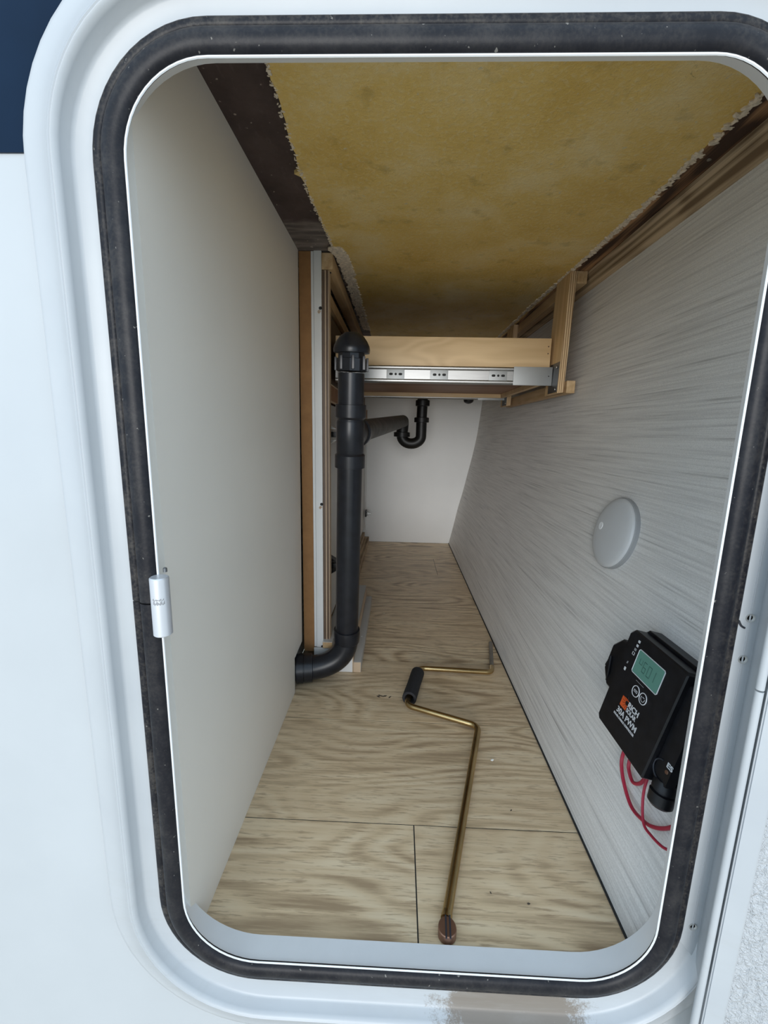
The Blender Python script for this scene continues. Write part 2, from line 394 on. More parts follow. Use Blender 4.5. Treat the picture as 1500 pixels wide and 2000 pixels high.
# right wall: curved shell, extruded along y
PROF = [(-.60, .244), (-.53, .259), (-.44, .2785), (-.346, .297), (-.27, .3155), (-.196, .331), (-.13, .345), (-.074, .356), (-.01, .3665), (.045, .373), (.139, .382), (.25, .388), (.34, .390), (.36, .390)]
def xr(z):
    for (a, b), (c, d) in zip(PROF, PROF[1:]):
        if a <= z <= c: return b + (d - b) * (z - a) / (c - a)
def finer(prof, n=4):
    out = []
    P = [prof[0]] + prof + [prof[-1]]
    for i in range(1, len(P) - 2):
        for k in range(n):
            t = k / n; f = lambda j: .5 * (2 * P[i][j] + (P[i + 1][j] - P[i - 1][j]) * t + (2 * P[i - 1][j] - 5 * P[i][j] + 4 * P[i + 1][j] - P[i + 2][j]) * t * t + (3 * P[i][j] - P[i - 1][j] - 3 * P[i + 1][j] + P[i + 2][j]) * t ** 3)
            out.append((f(0), f(1)))
    return out + [prof[-1]]
FP = finer(PROF[1:])
bm = B(); prism(bm, [(x, .352, z) for z, x in FP] + [(x + .012, .352, z) for z, x in FP[::-1]], (0, 1.73, 0))
obj('wall_right', bm, M['linen'], kind='structure', sharp=30)
# dark joint where the right wall meets the floor
bm = B(); tube(bm, [(.2585, .353, -.5290), (.2585, 2.066, -.5290)], .0016, 6); obj('trim_1', bm, M['hole'], kind='structure')
# left wall: laminate bench panel with a notch for the drain elbow, then an added panel behind the cabinet face against light leaks
bm = B(); prism(bm, [(-.200, .352, -.53), (-.200, .797, -.53), (-.200, .800, -.455), (-.200, .868, -.452), (-.200, .8845, .3375), (-.200, .352, .3375)], (-.018, 0, 0))
obj('wall_left', bm, M['greige'], kind='structure')
bm = B(); box(bm, -.232, -.220, .70, 2.08, -.53, .338); obj('light_stop_left_rear', bm, M['greyboard'], kind='structure')
bm = B(); prism(bm, [(-.22, 2.067, -.53)] + [(x, 2.067, z) for z, x in FP] + [(-.22, 2.067, .36)], (0, .012, 0)); obj('wall_back', bm, M['backwhite'], kind='structure')
# floor: sub-floor and planks with open joints
fl = thing('floor', (0, 1.2, -.53), None, None, kind='structure')
bm = B(); box(bm, -.22, .268, .352, 2.08, -.545, -.5309); obj('subfloor', bm, M['hole'], fl)
seams = [.352, .505, .7195, .934, 1.1485, 1.363, 1.5775, 1.792, 2.066]; joints = {0: [.0345], 6: [.1625]}
for i, (y0, y1) in enumerate(zip(seams, seams[1:])):
    xs = [-.2195] + joints.get(i, []) + [.2595]
    for x0, x1 in zip(xs, xs[1:]):
        bm = B(); g = .0008
        box(bm, x0 + g, x1 - g, y0 + g, y1 - g, -.5308, -.53 - random.uniform(0, .0003))
        obj('plank', bm, M['oak'], fl)
bm = B()
for k in range(9):
    t = random.uniform(-1, 1); x = -.017 + t * .013; y = .797 + random.uniform(-.004, .004); a = random.uniform(-.3, .5) + t
    dx, dy = math.cos(a) * random.uniform(.003, .007), math.sin(a) * random.uniform(.003, .007)
    prism(bm, [(x - dx, y - dy, -.5301), (x + dy * .25, y - dx * .25, -.5301), (x + dx, y + dy, -.5301), (x - dy * .25, y + dx * .25, -.5301)], (0, 0, .0004))
obj('knot_print', bm, M['dirt'], fl)
# ceiling: dark board with a fibreglass lay-up below it
ce = thing('ceiling', (.09, 1.2, .338), None, None, kind='structure')
bm = B(); box(bm, -.232, .40, .352, 2.08, .338, .352); obj('brown_board', bm, M['brownboard'], ce)
bm = B(); edge = [(-.128, .352), (-.1305, .44), (-.132, .48), (-.1325, .53), (-.136, .565), (-.1355, .60), (-.140, .628), (-.1462, .634), (-.1395, .641), (-.1372, .66), (-.138, .70), (-.134, .74), (-.1345, .78), (-.131, .82), (-.1325, .85), (-.124, .885), (-.112, .95), (-.108, 1.1), (-.106, 1.4), (-.106, 2.066)]
fine = []
for (xa, ya), (xb, yb) in zip(edge, edge[1:]):
    k = max(1, int((yb - ya) / .008))
    for j in range(k): fine.append((xa + (xb - xa) * j / k + random.uniform(-.0009, .0009), ya + (yb - ya) * j / k))
fine.append(edge[-1])
prism(bm, [(x, y, .3335) for x, y in fine] + [(.352, 2.066, .3335), (.352, .352, .3335)], (0, 0, .0045)); obj('fibreglass_layer', bm, M['mat'], ce, label='yellow fibreglass underside')
def frayed(pts, wid, r0, r1, n, seed):
    rnd = random.Random(seed); bm = B()
    for i in range(n):
        t = rnd.random(); k = min(int(t * (len(pts) - 1)), len(pts) - 2); f = t * (len(pts) - 1) - k
        a, b = pts[k], pts[k + 1]; x = a[0] + (b[0] - a[0]) * f; y = a[1] + (b[1] - a[1]) * f
        r = rnd.uniform(r0, r1)
        mm = Matrix.Translation((x + rnd.uniform(-wid, wid), y, .3335 - r * .25)) @ Matrix.Rotation(rnd.uniform(0, 3.1), 4, 'Z') @ Matrix.Diagonal((r * 1.6, r * .7, r * .6, 1))
        bmesh.ops.create_icosphere(bm, subdivisions=1, radius=1, matrix=mm)
    return bm
obj('frayed_edge', frayed([(.345, .36), (.349, .70), (.345, .93), (.337, 1.2), (.335, 1.6)], .0035, .0018, .0040, 900, 3), M['fuzz'], ce, kind='stuff', label='frayed fibre edge beside the beam')
obj('frayed_edge', frayed([(-.128, .86), (-.118, .90), (-.116, 1.0), (-.116, 1.2), (-.115, 1.5)], .011, .002, .004, 1500, 5), M['fuzz'], ce, kind='stuff', label='fuzzy white fibre strip beside the wooden rail')
obj('frayed_edge', frayed([(-.129, .36), (-.132, .48), (-.137, .60), (-.137, .70), (-.132, .80), (-.130, .86)], .002, .0008, .0018, 260, 9), M['fuzz'], ce, kind='stuff')

# ================================================================ HATCH
hf = thing('hatch_frame', (.03, .337, -.56), 'white moulded frame with raised rim round the open hatch', 'hatch frame')
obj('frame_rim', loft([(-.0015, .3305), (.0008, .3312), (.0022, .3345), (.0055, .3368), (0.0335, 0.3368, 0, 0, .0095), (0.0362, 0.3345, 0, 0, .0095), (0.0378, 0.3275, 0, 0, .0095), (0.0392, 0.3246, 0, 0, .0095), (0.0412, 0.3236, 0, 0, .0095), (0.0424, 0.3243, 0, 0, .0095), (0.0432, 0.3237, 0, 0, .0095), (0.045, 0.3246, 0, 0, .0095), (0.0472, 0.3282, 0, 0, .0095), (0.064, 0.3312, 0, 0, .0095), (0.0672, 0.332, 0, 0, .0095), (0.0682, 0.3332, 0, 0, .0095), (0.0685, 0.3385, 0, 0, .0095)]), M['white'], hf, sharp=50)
obj('inner_lip', loft([(.0085, .362, .0045, .0055), (.003, .345, .0015, .002), (-.0005, .3345), (-.0046, .3336), (-.0054, .3327), (-.0050, .3319), (-.0036, .3322)]), M['litwhite'], hf, sharp=50, label='inner lip, white raised to paint in skylight')
sp = [(.0205, .3368), (.0203, .3352)]
sp += [(.0196, .3340), (.0184, .3333), (.0164, .3330), (.0138, .3331), (.0130, .3342), (.0123, .3336)]
sp += [(.0042 + .0082 * math.cos(a), .3330 - .0052 * math.sin(a)) for a in (math.radians(t) for t in range(15, 196, 12))]
sp += [(-.0036, .3352), (.000, .3372)]
obj('rubber_seal', loft(sp, closed=False, gap=.0007, ring=True), M['rubber'], hf, label='black rubber bulb seal', sharp=60)
bm = B()
tube(bm, spline([(.2775, .3342, -.1430), (.2800, .3342, -.1472), (.2832, .3342, -.1492)], 5), [.0009] * 11, 6); obj('scuff_mark', bm, M['ink'], hf)

# silver catch on the left lip
dc = thing('door_catch', (-.191, .329, -.169), 'small satin silver rounded catch clipped on the left edge of the hatch', 'catch')
bm = B(); lathe(bm, (-.1915, .3270, -.1685), (0, 0, 1), [(0, .0066), (.0008, .0074), (.0492, .0074), (.050, .0066)], 28); obj('catch_body', bm, M['alu'], dc)
for j, (z, h, a0, a1) in enumerate(((-.1365, .0016, 250, 318), (-.1400, .0034, 252, 322))):
    bm = B(); rr = .00752; k = 12
    pa = []
    for q in range(k + 1):
        t = math.radians(a0 + (a1 - a0) * q / k); jag = .0006 * math.sin(q * 2.3)
        pa.append((bm.verts.new((-.1915 + rr * math.cos(t), .3270 + rr * math.sin(t), z + jag)), bm.verts.new((-.1915 + rr * math.cos(t), .3270 + rr * math.sin(t), z + h * (.6 + .4 * math.sin(q * 1.7)) + jag))))
    for (a, b), (c, d) in zip(pa, pa[1:]): bm.faces.new((a, c, d, b))
    obj('worn_print', bm, M['dimprint'], dc, recalc=False)
bm = B(); lathe(bm, (-.190, .334, -.1165), (0, 0, 1), [(0, .0016), (.003, .0016), (.0036, .0009)], 12); obj('pin', bm, M['darksteel'], dc)

# door swung open on the right with its hinge
hd = thing('hatch_door', (.303, .322, -.62), 'white hatch door swung open on the right, pebbled inner face', 'door')
bm = B(); prism(bm, [(.2755, .3366, .30), (.2950, .3366, .30), (.2950, .3366, -.482), (.2905, .3366, -.482), (.2755, .3366, -.463)], (0, -.0022, 0)); prism(bm, [(.2938, .3354, .30), (.2820, .3128, .30), (.2828, .3125, .30), (.2948, .3354, .30)], (0, 0, -.782)); obj('hinge_leaf', bm, M['white'], hd)
bm = B(); box(bm, .2855, .2865, .3338, .3346, -.462, .30); obj('leaf_fold', bm, M['white'], hd)
for z in (-.1405, -.1765, -.4475, .06):
    bm = B(); lathe(bm, (.2862, .3346, z), (0, -1, 0), [(0, .0036), (.0012, .0036), (.0010, .0029), (.0002, .0022)], 18); obj('rivet', bm, M['rivet'], hd)
zs = [(.30, -.188), (-.1895, -.66)]
for a, b in zs:
    bm = B(); tube(bm, [(.2824, .3100, a), (.2824, .3100, b)], .0030, 14); obj('hinge_knuckle', bm, M['white'], hd)
th = math.radians(24); cs, sn = math.cos(th), math.sin(th)
def dr(s, n, z): return (.2832 + s * cs + n * sn, .3090 - s * sn + n * cs, z)      # s across the door, n into its back
def dbox(bm, s0, s1, n0, n1, z0, z1, bev=0):
    vs = [bm.verts.new(dr(s, n, z)) for s in (s0, s1) for n in (n0, n1) for z in (z0, z1)]
    fl_ = [bm.faces.new([vs[i] for i in f]) for f in ((0, 1, 3, 2), (4, 6, 7, 5), (0, 4, 5, 1), (2, 3, 7, 6), (0, 2, 6, 4), (1, 5, 7, 3))]
    if bev: bmesh.ops.bevel(bm, geom=list({e for f in fl_ for e in f.edges}), offset=bev, segments=2, affect='EDGES')
bm = B(); dbox(bm, .0035, .0185, -.001, .0095, -.60, .30, .0012); dbox(bm, .455, .480, -.001, .0095, -.60, .30, .0015)
dbox(bm, .0185, .455, -.001, .0095, -.60, -.575, .0015); dbox(bm, .0185, .455, -.001, .0095, .275, .30, .0015); obj('door_edge', bm, M['white'], hd)
bm = B(); dbox(bm, .0178, .456, .0006, .0090, -.577, .277); obj('door_skin', bm, M['pebble'], hd, label='pebbled white inner face')

# ================================================================ TIMBER UNDER THE CEILING
wb = thing('wooden_beam', (.361, 1.1, .333), 'rough dark timber beam let into the ceiling along the right wall', 'beam')
bm = B(); n = 60; ra = [(.353 + 1.65 * i / n) for i in range(n + 1)]
rows = [[bm.verts.new((x + random.uniform(-.0006, .0006), y, z + random.uniform(-.0005, .0005))) for x, z in ((.3480, .3378), (.3465, .3340), (.3520, .3322), (.3600, .3328), (.3680, .3320), (.3800, .3332), (.3800, .3378))] for y in ra]
for a, b in zip(rows, rows[1:]):
    for k in range(7): bm.faces.new((a[k], a[(k + 1) % 7], b[(k + 1) % 7], b[k]))
bm.faces.new(rows[0]); bm.faces.new(rows[-1][::-1]); tmb = obj('timber', bm, M['darkfir'], wb, label='dark rough underside with knots')
bm = B(); lathe(bm, (.366, .60, .3325), (0, 0, -1), [(0, .0028), (.0008, .0026)], 12); obj('nail_head', bm, M['steel'], tmb)
bm = B(); prism(bm, [(.3768, .353, .3318), (.3768, .353, .3290), (.3872, .353, .2990), (.3893, .353, .2990), (.3893, .353, .3318)], (0, 1.60, 0))
obj('corner_strip', bm, M['fir'], None, 'lighter sawn wood strip filling the corner between dark beam and right wall', 'strip')
G1 = 'plywood posts holding the drawer'
def post(y0, y1, lab, z1):
    t = thing('plywood_post', (.349, (y0 + y1) / 2, .091), lab, 'post', None)
    bm = B(); prism(bm, [(.3355, y0, .091), (.3485, y0, .0925), (.3545, y0, z1), (.3415, y0, z1)], (0, y1 - y0, 0)); obj('board', bm, M['ply'], t)
    bm = B(); dx = .0012
    prism(bm, [(.3362 - dx, y0 + .004, .0935), (.3362 - dx, y0 + .060, .0935), (.3378 - dx, y0 + .060, .156), (.3378 - dx, y0 + .004, .156)], (.0014, 0, 0))
    obj('bracket', bm, M['darksteel'], t, label='dark metal bracket')
    for zz in (.100, .146):
        bm = B(); lathe(bm, (.3352, y0 + .016, zz), (-1, 0, 0), [(0, .003), (.0012, .0026)], 10); obj('screw', bm, M['steel'], t)
post(.960, 1.040, 'plywood post at the near end of the wooden drawer', .3316)
post(1.400, 1.480, 'plywood post at the far end of the wooden drawer, mostly hidden', .3316)
t = obj('upper_cleat', box(B(), .3556, .3755, .9605, 1.60, .3080, .3316, .0006), M['pine'], label='upper wooden cleat running back from the near post under the dark beam', cat='cleat')
t = obj('lower_cleat', box(B(), .3545, .3720, .9605, 1.484, .0915, .1170, .0008), M['pine'], label='lower wooden cleat under the drawer along the right wall', cat='cleat')

# ================================================================ DRAWER AND SLIDES
d = thing('wooden_drawer', (.08, 1.22, .118), 'pale plywood drawer hanging across the compartment', 'drawer')
for nm, a in (('side_panel', (-.147, .332, 1.0125, 1.0245, .1165, .2120)), ('side_panel', (-.147, .332, 1.420, 1.432, .1165, .2120)), ('back_panel', (.320, .332, 1.0245, 1.420, .1165, .2120)), ('front_panel', (-.147, -.135, 1.0245, 1.420, .1165, .2120))):
    obj(nm, box(B(), *a, .0008), M['birch'], d)
obj('bottom_panel', box(B(), -.135, .320, 1.0245, 1.420, .128, .1335), M['hardboard'], d, label='brown hardboard bottom')
for z in (.150 + .045, .150 + .030):
    bm = B(); lathe(bm, (.3262, 1.0124, z), (0, -1, 0), [(0, .0016), (.0006, .0014)], 8); obj('staple', bm, M['darkbrown'], d)
def slide(y0, sgn, lab):
    t = thing('drawer_slide', (.08, y0, .111), lab, 'drawer slide')
    ya, yb = (y0, y0 + .0105)
    bm = B(); z0, z1 = .1112, .1488
    yc = ya if sgn > 0 else yb
    poly = [(ya + .0025, z0), (ya, z0 + .003), (ya, z0 + .006), (ya + .0025, z0 + .009), (ya + .0025, z1 - .009), (ya, z1 - .006), (ya, z1 - .003), (ya + .0025, z1), (yb, z1), (yb, z0)]
    prism(bm, [(-.146, y, z) for y, z in poly], (.480, 0, 0)); obj('channel', bm, M['steel'], t)
    bm = B(); box(bm, .2505, .3352, ya - .0016, ya + .0020, z0 - .0012, z1 + .0008, .0012); obj('end_sleeve', bm, M['slidegrey'], t, label='matt grey end section')
    bm = B(); lathe(bm, (.3275, ya - .0014, .1300), (0, -1, 0), [(0, .0014), (.0006, .0012)], 10); obj('sleeve_hole', bm, M['hole'], t)
    for x0 in (-.142, -.031, .0665, .197):
        bm = B(); box(bm, x0, x0 + .040, ya + .0008, ya + .0030, .1195, .1405, .0007); tb = obj('punched_tab', bm, M['slidegrey'], t)
        for k in range(3):
            bm = B(); cxx = x0 + .010 + k * .0105; rr = .0026; hl = .0016 if k != 1 else 0
            ring = [(cxx + (hl if math.cos(q) > 0 else -hl) + rr * math.cos(q), ya + .0009, .1300 + rr * math.sin(q)) for q in (2 * math.pi * j / 14 for j in range(14))]
            prism(bm, ring, (0, -.0004, 0)); obj('slot', bm, M['hole'], tb)
        for zz in (.1185, .1415):
            bm = B(); tube(bm, [(x0 + .001, ya + .0012, zz), (x0 + .040, ya + .0012, zz)], .0009, 6); obj('tab_edge', bm, M['steel'], tb)
slide(1.0010, 1, 'shiny metal drawer slide with punched tabs on the near side of the drawer')
slide(1.4325, 1, 'metal drawer slide on the far side of the drawer, only its lower edge showing')

# ================================================================ CABINET FACE (left, seen end on)
cb = thing('cabinet', (-.17, 1.4, -.53), 'back of the kitchen cabinet front, white stile edge and doors, behind the left panel', 'cabinet')
def cbox(nm, a, m, lab=None, bev=.0006, par=None): return obj(nm, box(B(), *a, bev), M[m], par or cb, label=lab)
cbox('mdf_edge', (-.1995, -.1765, .8865, .905, -.485, .3365), 'mdf', 'bare brown fibreboard edge', .0003)
cbox('stile', (-.1763, -.1712, .8860, .96, -.4735, .3365), 'cabwhite')
cbox('stile', (-.1706, -.1560, .8845, .96, -.4735, .3372), 'cabwhite')
for x0, x1, m, y in ((-.1558, -.1500, 'darkbrown', .889), (-.1499, -.1478, 'tanedge', .887), (-.1477, -.1432, 'darkbrown', .889), (-.1431, -.1418, 'tanedge', .8875)):
    cbox('lining_strip', (x0, x1, y, .91, -.470, .3040), m, None, .0003)
tr = cbox('top_rail', (-.1555, -.1345, .8865, 2.06, .3050, .3340), 'pine', 'pale wooden top rail')
bm = B(); lathe(bm, (-.1435, .903, .3052), (0, 0, -1), [(0, .0042), (.0012, .0040), (.0004, .0022)], 12); obj('screw', bm, M['hole'], tr)
cbox('upper_rail', (-.170, -.1515, .912, 2.06, .262, .286), 'pine')
cbox('middle_rail', (-.170, -.1500, .912, 2.06, .066, .100), 'hardboard')
cbox('rail_edge', (-.1505, -.1485, .912, 2.06, .0985, .1015), 'tanedge'); cbox('rail_edge', (-.1505, -.1485, .912, 2.06, .0625, .0665), 'tanedge')
cbox('drawer_front', (-.172, -.160, .915, 1.46, .104, .258), 'darkbrown'); cbox('drawer_front', (-.172, -.160, 1.47, 2.04, .104, .258), 'darkbrown')
d1 = cbox('door', (-.172, -.156, .912, 1.46, -.450, .060), 'greyboard'); d2 = cbox('door', (-.172, -.156, 1.47, 2.04, -.450, .060), 'greyboard')
cbox('stile', (-.172, -.1505, 2.045, 2.066, -.47, .06), 'cabwhite')
br = cbox('bottom_rail', (-.1560, -.1345, .8755, 1.46, -.4705, -.4560), 'greyboard')
cbox('rail_end', (-.1555, -.1348, .8745, .8754, -.4702, -.4570), 'pine', 'raw wood end', .0, br)
for z in (.235, -.150, -.472):        # chipped screw holes at the edge of the stile
    bm = B(); lathe(bm, (-.1582, .8848, z), (0, -1, 0), [(0, .0034), (.0006, .0030)], 9); s_ = obj('chipped_hole', bm, M['hole'], cb)
    bm = B(); bmesh.ops.create_cone(bm, cap_ends=True, segments=8, radius1=.002, radius2=.001, depth=.001, matrix=Matrix.Translation((-.160, .8838, z - .007)) @ Matrix.Rotation(math.pi / 2, 4, 'X'))
    tube(bm, [(-.160 + .0028 * math.cos(t), .8832, z - .007 + .0028 * math.sin(t)) for t in (k * .6 for k in range(9))], .0007, 6); obj('wood_curl', bm, M['tanedge'], s_)
def hinge(par, y, z, m, s=1):
    h = obj('hinge', box(B(), -.1560, -.1520, y - .012, y + .030, z - .010, z + .010, .001), M[m], par, label='concealed door hinge')
    bm = B(); box(bm, -.1530, -.1400, y - .004, y + .018, z - .006, z + .006, .001); obj('hinge_body', bm, M['hingeblack'], par)
    for zz in (z + .016, z - .016):
        bm = B(); prism(bm, [(-.1560, y - .004, zz + (.006 if zz > z else -.006)), (-.1560, y - .004, zz - (.004 if zz > z else -.004)), (-.1400, y - .004, zz - (.004 if zz > z else -.004))], (0, .022, 0)); obj('hinge_arm', bm, M['backwhite' if m == 'steel' else 'hingeblack'], par)
hinge(d1, .975, -.006, 'steel'); hinge(d1, .975, -.312, 'hingeblack')
h3 = obj('hinge', box(B(), -.1500, -.1425, 1.985, 2.02, -.392, -.362, .001), M['hingeblack'], d2)
bm = B(); box(bm, -.1430, -.1230, 1.985, 1.995, -.381, -.373, .001); box(bm, -.140, -.132, 1.98, 2.00, -.385, -.369, .001); obj('hinge_arm', bm, M['steel'], d2)

# plinth and battens at the cabinet foot
pl = thing('plinth', (-.13, 1.07, -.53), 'white plinth box at the cabinet foot behind the drain elbow', 'plinth')
obj('end_board', box(B(), -.1763, -.0905, .8805, .8845, -.5295, -.4740, .0004), M['cabwhite'], pl)
obj('edge_strip', box(B(), -.0904, -.0885, .8805, 1.275, -.5295, -.4740, .0003), M['tanedge'], pl)
obj('top_board', box(B(), -.1340, -.0906, .8850, 1.290, -.4785, -.4745, .0004), M['greyboard'], pl)
bt = thing('batten', (-.08, 1.07, -.53), 'grey laminated batten along the floor beside the white plinth', 'batten')
obj('strip', box(B(), -.0882, -.0715, .8815, 1.275, -.5295, -.5050, .0006), M['greyboard'], bt)
obj('raw_end', box(B(), -.0880, -.0720, .8805, .8814, -.5290, -.5055), M['tanedge'], bt, label='raw wood end')
bm = B(); lathe(bm, (-.080, 1.005, -.5051), (0, 0, 1), [(0, .0022), (.0006, .0016)], 10); obj('screw', bm, M['fleck'], bt)
bp = thing('rear_plinth', (-.15, 1.75, -.53), 'brown wooden plinth and batten at the far left corner', 'plinth')
obj('board', box(B(), -.175, -.1555, 1.40, 2.06, -.5295, -.483, .0006), M['fir'], bp); obj('batten', box(B(), -.155, -.1340, 1.40, 2.06, -.5295, -.505, .0006), M['fir'], bp)

# ================================================================ DRAIN PIPE
dp = thing('drain_pipe', (-.1, .85, -.53), 'black plastic drain stack with vent cap, side branch and trap', 'pipe')
TOP, BOT = V(-.0868, .800, .18), V(-.1000, .852, -.415)
def ax(z): return TOP + (BOT - TOP) * ((.18 - z) / (.18 + .415))
AXD = (TOP - BOT).normalized()
def fit(nm, z, prof, m='abs', seg=32): bm = B(); lathe(bm, ax(z), AXD, prof, seg); return obj(nm, bm, M[m], dp)
fit('pipe', -.418, [(0, .0240), (.525, .0240)])
fit('vent_cap', .1385, [(0, .0285), (.0005, .0322), (.006, .0330), (.012, .0315), (.020, .0275), (.028, .0215), (.033, .0150), (.0345, .0120), (.0350, .0005)])
vb = fit('vent_body', .1075, [(0, .0255), (.001, .0280), (.0215, .0280), (.0225, .0245), (.034, .0245)], seg=10)
for k in range(8):
    a = math.pi / 4 * k + .2; c = ax(.118); px, py = c.x + .0285 * math.cos(a), c.y + .0285 * math.sin(a)
    bm = B(); box(bm, px - .0022, px + .0022, py - .0022, py + .0022, .1085, .1315, .0005); obj('rib', bm, M['abs'], vb)
fit('coupling', .0235, [(0, .0250), (.004, .0282), (.0265, .0282), (.027, .0245)])
wy = fit('tee_body', -.040, [(0, .0248), (.002, .0262), (.058, .0262), (.062, .0248)])
fit('coupling', -.0665, [(0, .0245), (.0008, .0285), (.024, .0285), (.028, .0255)])
bm = B(); j0 = V(-.090, .816, -.002); j1 = V(.016, 1.700, .046); dd = (j1 - j0).normalized()
lathe(bm, j0 + dd * .006, dd, [(0, .0260), (.034, .0275), (.036, .0305), (.050, .0305), (.052, .024)], 28); obj('tee_socket', bm, M['abs'], dp)
bm = B(); tube(bm, [j0 + dd * .05, j1 - dd * .02], .0232, 28); obj('branch_pipe', bm, M['dustabs'], dp, label='dusty side branch')
bm = B(); tube(bm, fillet([j1 - dd * .05, j1 + V(0, 0, .0), V(.012, 1.703, -.004)], .022, 8), .0225, 24); obj('trap_elbow', bm, M['trapblack'], dp)
bm = B(); lathe(bm, (.012, 1.703, -.014), (0, 0, 1), [(0, .024), (.001, .0315), (.017, .0315), (.019, .024)], 12); obj('slip_nut', bm, M['trapblack'], dp)
u0, u1 = V(.012, 1.703, .002), V(.0865, 1.703, .062); bend = [u0] + [V(.0492 - .0372 * math.cos(a), 1.703, -.010 - .0235 * 1.25 * math.sin(a)) for a in (math.pi * k / 16 for k in range(17))] + [u1]
bm = B(); tube(bm, bend, .0205, 24); obj('trap_bend', bm, M['trapblack'], dp, label='U shaped trap bend')
bm = B(); lathe(bm, (.0865, 1.703, .042), (0, 0, 1), [(0, .0225), (.001, .0285), (.018, .0285), (.020, .0225)], 12); obj('slip_nut', bm, M['trapblack'], dp)
bm = B(); tube(bm, [(.0865, 1.703, .060), (.0930, 1.703, .30)], .0200, 24); obj('tailpiece', bm, M['trapblack'], dp)
bm = B(); lathe(bm, (.0885, 1.703, .103), (0, 0, 1), [(0, .0215), (.002, .0270), (.022, .0270), (.024, .0215)], 24); obj('flange', bm, M['trapblack'], dp)
# sweep elbow through the notch in the left panel
pb = ax(-.412)
arc = [pb, ax(-.432)]
e0 = ax(-.432); e1 = V(-.172, .838, -.4965)
for k in range(1, 15):
    q = k / 14; c = V(-.1015, .852, -.4905); arc.append(e0 * (1 - q) ** 2 + c * 2 * q * (1 - q) + e1 * q * q)
bm = B(); tube(bm, arc + [V(-.21, .830, -.4965)], .0252, 30); obj('sweep_elbow', bm, M['abs'], dp)
fit('elbow_collar', -.442, [(0, .0252), (.002, .0270), (.018, .0282), (.024, .0282), (.030, .0275), (.031, .0245)])
bm = B(); lathe(bm, (-.171, .8378, -.4965), (-1, -.2, 0), [(0, .026), (.001, .0296), (.018, .0300), (.0185, .0285), (.0195, .0285), (.020, .0308), (.034, .0308), (.035, .026)], 30); obj('wall_collar', bm, M['abs'], dp)
ds = thing('drain_stub', (.272, 1.76, .10), 'black rounded drain fitting peeping below the drawer at the back', 'pipe')
bm = B(); lathe(bm, (.272, 1.76, .1195), (0, 0, 1), [(0, .002), (.002, .010), (.007, .0175), (.014, .0200), (.08, .0200)], 20); obj('dome', bm, M['trapblack'], ds)
bm = B(); lathe(bm, (.272, 1.76, .15), (0, 0, 1), [(0, .0205), (.001, .026), (.02, .026), (.021, .0205)], 20); obj('collar', bm, M['trapblack'], ds)

# ================================================================ CRANK HANDLE ON THE FLOOR
ck = thing('crank_handle', (.1, .7, -.53), 'brass coloured crank rod with black foam grip lying on the floor', 'crank')
pts = [(.0660, .386, -.5235), (.1585, .703, -.5205), (.0280, .749, -.5155), (.0590, .8845, -.5155), (.2200, .8860, -.5205), (.2265, .912, -.5225)]
bm = B(); tube(bm, fillet(pts, .017, 8), .0056, 16); obj('rod', bm, M['brass'], ck)
bm = B(); tube(bm, [(.2263, .911, -.5225), (.2485, 1.030, -.5235)], .0048, 14); obj('drive_tip', bm, M['greyrod'], ck, label='grey steel tip')
g0, g1 = V(.0338, .769, -.5155), V(.0552, .8655, -.5155); gd = g1 - g0; L = gd.length
bm = B(); lathe(bm, g0, gd, [(.010, .006), (.0006, .0095), (0, .0125), (.0012, .0142), (.006, .0142), (L * .5, .0137), (L - .006, .0142), (L - .001, .0140), (L, .0120), (L - .001, .0062)], 28, cap=False); obj('grip', bm, M['foam'], ck, label='black foam grip')
bm = B(); lathe(bm, (.0680, .393, -.5235), (-.28, -.96, 0), [(0, .0056), (.004, .0062), (.008, .0062)], 14); so = obj('socket', bm, M['brass'], ck)
bm = B()
poly = [(.0655 + .0098 * math.cos(a), .3730 + .0120 * math.sin(a) * (1 if math.sin(a) > 0 else .78), -.5290) for a in (2 * math.pi * k / 20 for k in range(20))]
prism(bm, poly, (0, 0, .011)); bmesh.ops.bevel(bm, geom=list(bm.edges), offset=.0008, segments=1, affect='EDGES'); obj('end_hook', bm, M['rust'], ck, label='flat copper brown end')
for sgn in (-1, 1):
    bm = B(); tube(bm, [(.0655 + sgn * .0022, .3628, -.5178), (.0670 + sgn * .0022, .385, -.5178)], .0009, 6); obj('end_groove', bm, M['ink'], so)

# crumbs on the floor
def crumb(x, y, s, m, lab):
    bm = B(); bmesh.ops.create_icosphere(bm, subdivisions=1, radius=1, matrix=Matrix.Translation((x, y, -.5296 + s * .3)) @ Matrix.Rotation(x * 40, 4, 'Z') @ Matrix.Diagonal((s, s * .55, s * .35, 1)))
    for v in bm.verts: v.co += Vector((random.uniform(-s, s) * .2, random.uniform(-s, s) * .2, 0))
    obj('crumb', bm, M[m], None, lab, 'crumb', kind=None)
crumb(.1685, .631, .0034, 'fleck', 'white paper fleck on the floor right of the crank rod')
crumb(.1630, .410, .0020, 'dirt', 'dark crumb on the front floor plank, nearest the right wall')
crumb(.1220, .420, .0016, 'dirt', 'dark crumb on the front floor plank right of the rod')
crumb(.1750, .535, .0018, 'dirt', 'dark crumb on the second floor plank near its front seam')
crumb(-.030, 1.205, .0020, 'fleck', 'tiny white speck on the floor beside the batten end')

